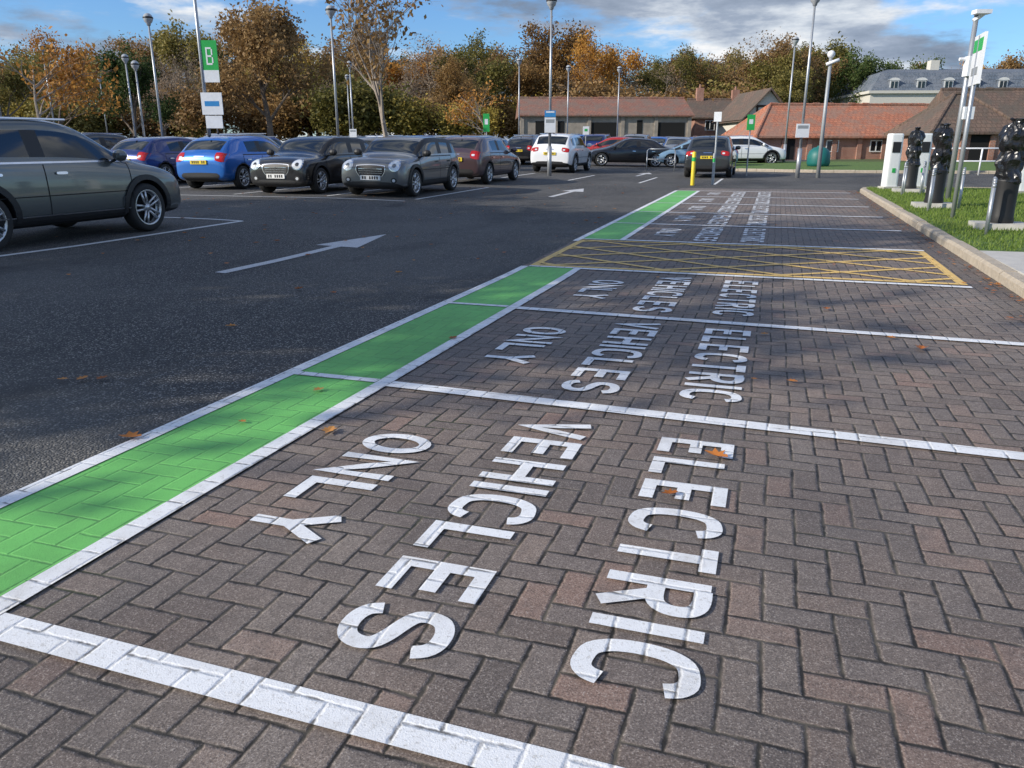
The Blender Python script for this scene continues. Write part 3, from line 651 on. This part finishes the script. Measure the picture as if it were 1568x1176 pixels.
# ---------------------------------------------------------------- buildings
m_tile=mat_rooftile('clay_tile',(.52,.20,.11),(.42,.15,.085),(.30,.18,.13)); m_tileb=mat_rooftile('brown_tile',(.19,.125,.09),(.14,.095,.075),(.11,.09,.07))
m_rust=mat_rooftile('rusty_sheet',(.34,.15,.10),(.26,.125,.09),(.2,.14,.11)); m_slate=mat_rooftile('slate',(.14,.17,.21),(.11,.14,.18),(.18,.20,.23))
m_bwall=mat_brickwall('red_brick',(.40,.16,.10),(.32,.13,.085),(.38,.34,.29)); m_board=simple('weathered_boards',(.32,.28,.235),.9,var=.45,scale=2)
m_cream=simple('cream_render',(.62,.60,.53),.85,var=.1); m_timb=simple('dark_timber',(.05,.035,.025),.9); m_frame=simple('window_frame',(.7,.7,.68),.5)
def barn(name,f,r0,r1,depth,ze,zr,hip0,hip1,wall,roof,rot=0,openings=(),piers=0,chim=()):
    x,y=site(f,(r0+r1)/2); zg=gz(x,y); L=r1-r0; e=empty(name,(x,y,zg),YAW+rot); hl=L/2; b=B(); ze-=zg;zr-=zg
    b.box(-hl,hl,0,depth,-.5,ze,0); b.obj('walls',[wall],e)
    o=.35;rf=B(); zz=ze-.05; rr=random.Random(name)
    v=[(-hl-o,-o,zz),(hl+o,-o,zz),(hl+o,depth+o,zz),(-hl-o,depth+o,zz),(-hl-o+hip0,depth/2,zr),(hl+o-hip1,depth/2,zr)]
    v+=[(p[0],p[1],p[2]+.12) for p in v]
    rf.add(v,[(6,7,11,10),(8,9,10,11),(7,8,11),(9,6,10),(0,3,2,1),(0,1,7,6),(1,2,8,7),(2,3,9,8),(3,0,6,9)])
    n=int((v[5][0]-v[4][0])/.5)
    for i in range(n):
        xa=v[4][0]+(v[5][0]-v[4][0])*i/n; xb=v[4][0]+(v[5][0]-v[4][0])*(i+.96)/n; dz=rr.uniform(-.025,.025)
        rf.tube((xa,depth/2,zr+.12+dz),(xb,depth/2,zr+.12+dz),.13,.12,7)
    if hip0>.3:
        rf.tube(v[6],v[10],.1,.1,6);rf.tube(v[9],v[10],.1,.1,6)
    if hip1>.3: rf.tube(v[7],v[11],.1,.1,6)
    rf.obj('roof',[roof],e)
    d=B()
    for (c,w,h0,h1,m) in openings:
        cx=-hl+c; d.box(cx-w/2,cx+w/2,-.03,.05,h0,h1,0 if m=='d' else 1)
        if m=='w':
            for q in (-w/2,0,w/2): d.box(cx+q-.035,cx+q+.035,-.06,-.031,h0,h1,2)
            for q in (h0,h1): d.box(cx-w/2-.035,cx+w/2+.035,-.07,-.061,q-.035,q+.035,2)
    if piers:
        n=int(L/piers)
        for q in range(n+1): cx=-hl+q*L/n; d.box(cx-.16,cx+.16,-.12,-.002,-.3,ze-.1,3)
    if d.v: d.obj('openings_and_piers',[m_dark,m_glass,m_frame,wall],e)
    c_=B()
    for (cx,ch) in chim: c_.box(-hl+cx-.35,-hl+cx+.35,depth/2-.3,depth/2+.3,zr-.6,zr+ch,0); c_.tube((-hl+cx,depth/2,zr+ch),(-hl+cx,depth/2,zr+ch+.35),.12,.1,8,0)
    if c_.v: c_.obj('chimney',[m_bwall],e)
    return e
barn('red_roof_barn',54,16.4,31.8,7.5,2.3,4.45,2.3,0.1,m_bwall,m_tile,.05,[(2,.9,.0,1.3,'d'),(5,.8,.5,1.2,'w'),(8,.8,.5,1.2,'w'),(11,.9,.5,1.2,'w'),(13.5,.9,0,1.3,'d')],1.6)
barn('tile_roof_pavilion',47.5,24.8,30.0,5.2,2.4,4.65,2.6,2.6,m_bwall,m_tileb,.0,[(2.8,1.2,0,1.6,'d')],1.4)
barn('brown_roof_stable',52,29.5,46,8,2.6,5.35,.1,1.0,m_bwall,m_tileb,-.03,[(3,2.2,0,1.7,'d'),(8,1.6,0,1.7,'d'),(12,1,.6,1.4,'w')],2.2)
barn('long_farm_barn',73,.9,16.0,7,4.5,6.1,.1,.1,m_board,m_rust,.03,[(2.5,2.6,.2,2.7,'d'),(7.2,2.6,.4,2.6,'d'),(10.6,.5,.2,2.8,'d'),(13.4,2.6,.2,2.6,'d')],2.55)
barn('farmhouse',80,18.0,23.5,6,4.6,6.4,.1,.1,m_bwall,m_tileb,0,[(1.5,.9,2,2.9,'w'),(3.8,.9,2,2.9,'w')],0,[(1.0,1.2),(4.6,1.0)])
x,y=site(72,22.6);zg=gz(x,y);e=empty('timber_framed_house',(x,y,zg),YAW+.1);b=B()
b.box(-2.1,2.1,0,7,-.5,3.2,0);b.add([(-2.1,0,3.2),(2.1,0,3.2),(0,0,5.3),(-2.1,7,3.2),(2.1,7,3.2),(0,7,5.3)],[(0,1,2),(3,5,4)],0);b.obj('walls',[m_cream],e)
b=B();b.add([(-2.5,-.4,2.85),(0,-.4,5.5),(0,7.2,5.5),(-2.5,7.2,2.85),(2.5,-.4,2.85),(2.5,7.2,2.85)]+[(-2.5,-.4,2.7),(0,-.4,5.32),(0,7.2,5.32),(-2.5,7.2,2.7),(2.5,-.4,2.7),(2.5,7.2,2.7)],[(0,1,2,3),(1,4,5,2),(6,9,8,7),(7,8,11,10),(0,6,7,1),(1,7,10,4)]);b.obj('roof',[m_tileb],e)
b=B()
for q in (-2.0,-1.0,0,1.0,2.0): b.box(q-.09,q+.09,-.04,-.002,0,3.2 if abs(q)>1.5 else 4.1,0)
for q in (1.6,3.1,4.0): b.box(-2.1 if q<3.5 else -1.2,2.1 if q<3.5 else 1.2,-.06,-.041,q-.09,q+.09,0)
b.box(-.8,-.15,-.08,-.061,2.,2.8,1);b.box(.2,.85,-.08,-.061,2.,2.8,1);b.obj('timber_frame_and_windows',[m_timb,m_glass],e)
x,y=site(92,58);zg=gz(x,y);e=empty('mansard_roof_building',(x,y,zg),YAW-.04);b=B();hl=17.5
b.box(-hl,hl,0,12,-.5,6.2,0);b.box(-hl-.3,hl+.3,-.3,12.3,6.2,6.5,0);b.obj('walls',[m_cream],e)
b=B();v=[(-hl,0,6.5),(hl,0,6.5),(hl,12,6.5),(-hl,12,6.5),(-hl+1.4,1.4,8.5),(hl-1.4,1.4,8.5),(hl-1.4,10.6,8.5),(-hl+1.4,10.6,8.5),(-hl+4,6,9.3),(hl-4,6,9.3)]
b.add(v,[(0,1,5,4),(1,2,6,5),(2,3,7,6),(3,0,4,7),(4,5,9,8),(6,7,8,9),(5,6,9),(7,4,8)]);b.obj('roof',[m_slate],e)
b=B()
for q in range(11):
    cx=-hl+2.6+q*3.0;b.box(cx-.55,cx+.55,.3,2,6.6,7.6,2);b.box(cx-.5,cx+.5,.25,.299,6.65,7.6,0);b.box(cx-.36,cx+.36,.2,.249,6.75,7.5,1);b.box(cx-.02,cx+.02,.18,.199,6.75,7.5,0)
    v=[]
    for yy in (.2,2.2):
        for t in range(9):
            a=math.pi*t/8; v.append((cx+.62*math.cos(a),yy,7.6+.3*math.sin(a)))
    b.add(v,[(t,t+1,t+10,t+9) for t in range(8)],2); b.add(v[:9],[tuple(range(9))],0)
    b.box(cx-.5,cx+.5,-.05,-.002,3.4,5.0,1)
b.obj('dormers_and_windows',[m_frame,m_glass,m_slate],e)
b=B();b.box(-9,-8,5,6,8.8,10.2,0);b.box(6,7,5,6,8.8,10.0,0);b.obj('chimneys',[m_cream],e)

# ---------------------------------------------------------------- lamps, signs
def lamp(f,r,h,board=None,name='street_lamp'):
    x,y=site(f,r);z=gz(x,y);e=empty(name,(x,y,z),YAW);b=B()
    b.tube((0,0,0),(0,0,1.1),.085,.085,10);b.tube((0,0,1.1),(0,0,h-.3),.055,.04,10);b.obj('pole',[m_steel],e,True)
    b=B();b.lathe([(.001,h-.32),(.07,h-.3),(.09,h-.22),(.15,h-.16),(.185,h-.06),(.18,h),(.155,h+.09),(.08,h+.15),(.001,h+.17)],16,0);b.lathe([(.195,h-.04),(.205,h-.01),(.185,h+.03)],16,1);b.obj('lantern',[m_globe,m_black],e,True)
    if board:
        b=B()
        for (z0,z1,w,m) in board: b.box(-w/2,w/2,-.09,-.06,z0,z1,m); b.box(-w/2+.05,w/2-.05,-.0935,-.091,z1-(z1-z0)*.35,z1-(z1-z0)*.12,3 if m==0 else 0)
        b.obj('notice_boards',[m_signw,m_signg,m_signb,m_grpost],e)
    return e
lamp(34,-14.7,6.1); lamp(33,-7.1,6.2); lamp(31,1.45,6.2,[(1.6,2.15,.42,0),(2.17,2.4,.42,2)]); lamp(31,11.1,6.4,[(1.5,2.0,.5,0)])
lamp(24,-15.1,6.1); lamp(50,-28.2,6.8); lamp(52,-10.2,5.9,[(1.5,2.0,.45,0)]); lamp(58,.5,6.5); lamp(60,4.1,6.2); lamp(60,7.8,6.1); lamp(46,15.6,6.6); lamp(40,-18.2,4.9); lamp(64,-32,6); lamp(70,-14,6.4); lamp(44,-20.5,5.6); lamp(66,-24,7)
x,y=site(25.5,-9.55);z=gz(x,y);e=empty('zone_sign_post',(x,y,z),YAW);b=B();b.tube((0,0,0),(0,0,1.2),.09,.09,10);b.tube((0,0,1.2),(0,0,7),.06,.045,10);b.obj('pole',[m_steel],e,True)
b=B();b.box(.03,.52,-.03,.0,3.05,4.25,1);b.box(-.1,.55,-.1,-.07,2.1,2.75,0);b.box(-.02,.5,-.1,-.07,1.7,2.07,0);b.box(0,.45,-.103,-.1,2.35,2.5,2)
b.box(.03,.52,-.035,-.031,3.05,3.4,0)
for (x0,x1,z0,z1) in ((.17,.215,3.55,4.05),(.217,.35,3.55,3.6),(.217,.34,3.775,3.825),(.217,.34,4.0,4.05),(.345,.385,3.6,3.77),(.335,.375,3.83,4.0)): b.box(x0,x1,-.036,-.0305,z0,z1,0)
b.obj('sign_boards',[m_signw,m_signg,m_signb],e)
def smallsign(f,r,h,m,w=.4,hh=.5):
    x,y=site(f,r);e=empty('direction_sign',(x,y,gz(x,y)),YAW);b=B();b.tube((0,0,0),(0,0,h),.03,.03,8,3);b.box(-w/2,w/2,-.06,-.035,h-hh,h,m);b.box(-w/4,w/4,-.064,-.061,h-hh*.6,h-hh*.3,0 if m else 1);b.obj('sign',[m_signw,m_signg,m_signb,m_steel],e)
smallsign(38,-1.2,2.5,1,.3,.8);smallsign(33,9.7,2.4,1,.32,.6);smallsign(46,4.2,2.0,0,.35,.45)
def bollard(x,y,h,m,r=.055):
    e=empty('bollard',(x,y,gz(x,y)+.01));b=B();b.lathe([(r,0),(r,h-.03),(r*.8,h),(.001,h+.01)],14,0);b.lathe([(r+.003,h*.72),(r+.003,h*.84)],14,1);b.obj('post',[m,m_signg],e,True)
bollard(-2.55,26.6,1.05,m_yb,.065);bollard(-1.95,27.1,1.0,m_grpost,.04)
x,y=-1.95,27.4
e=empty('slim_sign_post',(x,y,gz(x,y)));b=B();b.tube((0,0,0),(0,0,2.3),.03,.03,8);b.box(-.12,.12,-.045,-.031,2.0,2.3,1);b.obj('post',[m_steel,m_signw],e)
def hoop(x,y,w,h,rz,m=m_steel,r=.024,mid=False,name='hoop_barrier'):
    e=empty(name,(x,y,gz(x,y)+.1),rz);b=B();rr=.12
    P=[(-w/2,0,-.1),(-w/2,0,h-rr)]+[(-w/2+rr*(1-math.cos(a)),0,h-rr+rr*math.sin(a)) for a in (.4,.8,1.2,1.57)]
    P+= [(-p[0],0,p[2]) for p in P[::-1]]
    for a,c in zip(P[:-1],P[1:]): b.tube(a,c,r,r,8,0)
    if mid: b.tube((-w/2,0,h*.5),(w/2,0,h*.5),r*.8,r*.8,8,0)
    b.obj('rail',[m],e,True)
hoop(-5.1,37.5,1.3,.9,YAW,mid=True)
def charger(x,y,s=1.,rz=0):
    z=gz(x,y)+.118;e=empty('wrapped_charging_point',(x,y,z),rz);b=B();b.box(-.36,.36,-.3,.3,0,.09);b.obj('plinth',[m_slab],e)
    b=B();b.lathe([(.17,.09),(.18,.12),(.165,.2),(.165,.62),(.175,.70),(.175,.72),(.001,.74)],20,0);b.obj('pedestal',[m_black],e,True)
    sd=random.uniform(0,50)
    def wob(p):
        a=math.atan2(p.y,p.x)
        n=noise.noise_vector(Vector((p.x*6+sd,p.y*6,p.z*4)));n2=noise.noise_vector(Vector((p.x*16+sd,p.y*16,p.z*9)))
        fold=1+.10*math.sin(a*7+p.z*9+sd)*abs(math.sin(p.z*5))
        return Vector((p.x*fold,p.y*fold,p.z))+Vector((n.x,n.y,n.z*.3))*.055+n2*.03
    prof=[(.15,.64),(.175,.68),(.155,.76),(.135,.83),(.15,.92),(.165,1.0),(.15,1.07),(.13,1.12),(.15,1.19),(.175,1.27),(.18,1.35),(.165,1.43),(.13,1.49),(.07,1.52),(.07,1.55),(.09,1.58),(.001,1.57)]
    pp=[]
    for a,c in zip(prof[:-1],prof[1:]): pp+=[(a[0]+(c[0]-a[0])*t,a[1]+(c[1]-a[1])*t) for t in (0,.33,.66)]
    b=B();b.lathe([(r_*s,z_) for r_,z_ in pp+[prof[-1]]],48,0,None,wob);b.obj('black_bag',[m_bag],e,False)
charger(3.3,13.6,1.05);charger(3.05,17.6,1.0);charger(3.3,22.6,1.)
for (x,y) in ((3.0,13.0),(3.75,13.5),(2.85,16.8),(3.45,17.3),(3.0,21.4),(3.5,22.0)): hoop(x,y,.55,.78,math.radians(78),m_steel)
def cabinet(x,y,w=.42,d=.3,h=1.45):
    e=empty('charger_cabinet',(x,y,gz(x,y)+.118),YAW);b=B();b.box(-w/2-.04,w/2+.04,-d/2-.04,d/2+.04,0,.07,1)
    n=24;v=[]
    for zz in (.07,h-.04,h):
        for i in range(n):
            a=2*math.pi*i/n;c,s=math.cos(a),math.sin(a);k=1 if zz<h else .9;v.append((math.copysign(abs(c)**.35,c)*w/2*k,math.copysign(abs(s)**.35,s)*d/2*k,zz))
    b.add(v,[(j*n+i,j*n+(i+1)%n,(j+1)*n+(i+1)%n,(j+1)*n+i) for j in range(2) for i in range(n)]+[tuple(range(2*n,3*n))],0)
    b.box(-w*.3,w*.3,-d/2-.012,-d/2-.002,h*.66,h*.85,2);b.box(-w*.12,w*.12,-d/2-.011,-d/2-.002,h*.3,h*.38,3);b.obj('cabinet',[m_cab,m_slab,m_black,m_signg],e)
cabinet(3.0,24.0,.36);cabinet(3.75,24.3,.36);cabinet(5.9,22.8,.55,.4,1.7)
e=empty('cctv_post',(3.76,20.1,gz(3.76,20.1)+.11),YAW);b=B();b.tube((0,0,0),(0,0,3.85),.06,.05,10);b.obj('pole',[m_steel],e,True)
b=B();b.box(-.09,.13,-.15,.05,2.6,3.0);b.box(.0,.22,-.12,.04,1.72,1.98);b.tube((-.05,0,3.7),(.14,-.05,3.86),.05,.05,8);b.box(-.13,.2,-.22,-.02,3.82,3.9);b.tube((-.22,0,2.95),(.0,0,2.95),.035,.035,8);b.obj('equipment_boxes',[m_signw],e)
e=empty('tall_sign_post',(2.96,15.2,gz(2.96,15.2)+.11),YAW);b=B();b.tube((0,0,0),(0,0,2.9),.035,.035,10);b.obj('pole',[m_steel],e,True)
b=B();b.box(-.02,.02,-.34,.34,2.15,2.92,0);b.box(.0205,.026,-.3,.3,2.45,2.85,1);b.box(-.026,-.0205,-.3,.3,2.66,2.85,1);b.box(-.026,-.0205,-.2,.2,2.3,2.42,3);b.obj('sign_panel',[m_signw,m_signg,m_signb,m_grpost],e,rotz=math.radians(-18))
x,y=site(31,11.9);e=empty('cctv_post',(x,y,gz(x,y)),YAW);b=B();b.tube((0,0,0),(0,0,4.4),.08,.06,10);b.obj('pole',[m_grpost],e,True);b=B();b.tube((-.15,0,4.1),(.25,-.2,4.25),.06,.06,8);b.sphere((.0,0,4.45),.14);b.obj('camera_heads',[m_signw],e,True)
x,y=7.9,37.0
e=empty('white_railing',(x,y,gz(x,y)),YAW*.6);b=B()
for i in range(5): b.tube((-2+i*1.,0,0),(-2+i*1.,0,1.05),.035,.035,8)
for zz in (.55,1.05): b.tube((-2,0,zz),(2,0,zz),.03,.03,8)
b.obj('rails',[m_signw],e,True)
x,y=site(40,15.3);e=empty('storage_tank',(x,y,gz(x,y)+.12),YAW);b=B();b.lathe([(.001,0),(.5,.0),(.55,.15),(.55,.5),(.48,.72),(.3,.88),(.13,.92),(.12,.98),(.001,.98)],20);b.obj('tank',[m_teal],e,True)

# ---------------------------------------------------------------- fallen leaves
m_fl=mat_leaf('fallen_leaf',[(0,(.16,.06,.02)),(.4,(.45,.14,.03)),(.75,(.58,.28,.08)),(1,(.3,.17,.09))],.15)
fl=B()
def leaf(x,y,s):
    z=gz(x,y)+.026;a=random.uniform(0,6.28);cu=random.uniform(.15,.4);out=[(0,-1),(.35,-.75),(.3,-.4),(.75,-.35),(.45,0),(.6,.45),(.25,.45),(0,1),(-.25,.45),(-.6,.4),(-.42,0),(-.75,-.3),(-.3,-.4),(-.35,-.7)]
    c,sn=math.cos(a),math.sin(a);v=[]
    for (u,w) in [(0,0)]+out:
        u*=s*.5*random.uniform(.85,1.1);w*=s*.5; zz=z+cu*(abs(u)*1.3+ (w*w)/s)
        v.append((x+u*c-w*sn,y+u*sn+w*c,zz))
    n=len(out);fl.add(v,[(0,1+i,1+(i+1)%n) for i in range(n)])
for x,y,s in ((-2.76,2.65,.12),(-1.92,3.02,.10),(-.137,3.27,.12),(-.28,2.81,.07),(-2.33,3.59,.08),(-3.76,3.33,.09),(-3.66,3.38,.09),(-3.85,3.28,.07),(1.05,5.7,.11),(.52,7.0,.10),(-2.1,5.0,.09),(-5.9,7.4,.1),(-2.4,3.0,.05),(.2,4.6,.07)): leaf(x,y,s)
for i in range(170): leaf(random.uniform(-14,-2.8),random.uniform(4.5,26),random.uniform(.06,.11))
for i in range(22): leaf(random.uniform(-2,1.9),random.uniform(4.5,22),random.uniform(.04,.08))
for i in range(190): leaf(2.25-abs(random.gauss(0,.14)),random.uniform(4,24),random.uniform(.04,.07))
for i in range(40): leaf(random.uniform(2.5,6),random.uniform(11,24),random.uniform(.05,.08))
fl.obj('fallen_leaves',[m_fl])

# ---------------------------------------------------------------- world, sun, camera
w=bpy.data.worlds.new('World');scene.world=w;w.use_nodes=True;nt=w.node_tree;bg=nt.nodes['Background']
sky=nt.nodes.new('ShaderNodeTexSky');sky.sky_type='NISHITA';sky.sun_disc=False;sky.sun_elevation=SUN_EL
to=-SUN_DIR; sky.sun_rotation=math.atan2(to.x,to.y); sky.air_density=1.2;sky.dust_density=.3;sky.ozone_density=2.5
tc=nt.nodes.new('ShaderNodeTexCoord').outputs['Generated']
skyc=mixc(nt,1.,sky.outputs[0],(.075,.110,.165),'MULTIPLY')
c1=nz(nt,tc,3.2,8,.58,(1,1,3.6)); mask=smooth(nt,c1,.455,.56)
mp=nt.nodes.new('ShaderNodeMapping');nt.links.new(tc,mp.inputs[0]);mp.inputs['Location'].default_value=(3.1,1.7,.4)
c2=nz(nt,mp.outputs[0],3.6,8,.6,(1,1,3.8))
shade=ramp(nt,c2,[(.36,(.21,.27,.37)),(.46,(.36,.43,.55)),(.535,(.68,.74,.82)),(.60,(1.,1.,1.))])
fin=mixc(nt,mask,skyc,shade); nt.links.new(fin,bg.inputs[0]); bg.inputs[1].default_value=1.
sl=bpy.data.lights.new('sun','SUN');sl.energy=5.;sl.angle=math.radians(.5);sl.color=(1,.92,.80);so=bpy.data.objects.new('sun',sl);COL.objects.link(so)
d=Vector((SUN_DIR.x*math.cos(SUN_EL),SUN_DIR.y*math.cos(SUN_EL),-math.sin(SUN_EL)));so.rotation_euler=d.to_track_quat('-Z','Y').to_euler();so.location=(-30,-25,30)
cam=bpy.data.cameras.new('camera');co=bpy.data.objects.new('camera',cam);COL.objects.link(co);scene.camera=co
co.location=(0,0,1.3);co.rotation_euler=(math.radians(90-16.7),0,YAW);cam.sensor_width=36;cam.lens=27.05;cam.clip_end=3000;cam.clip_start=.05
scene.view_settings.view_transform='Standard';scene.view_settings.look='None';scene.view_settings.exposure=0
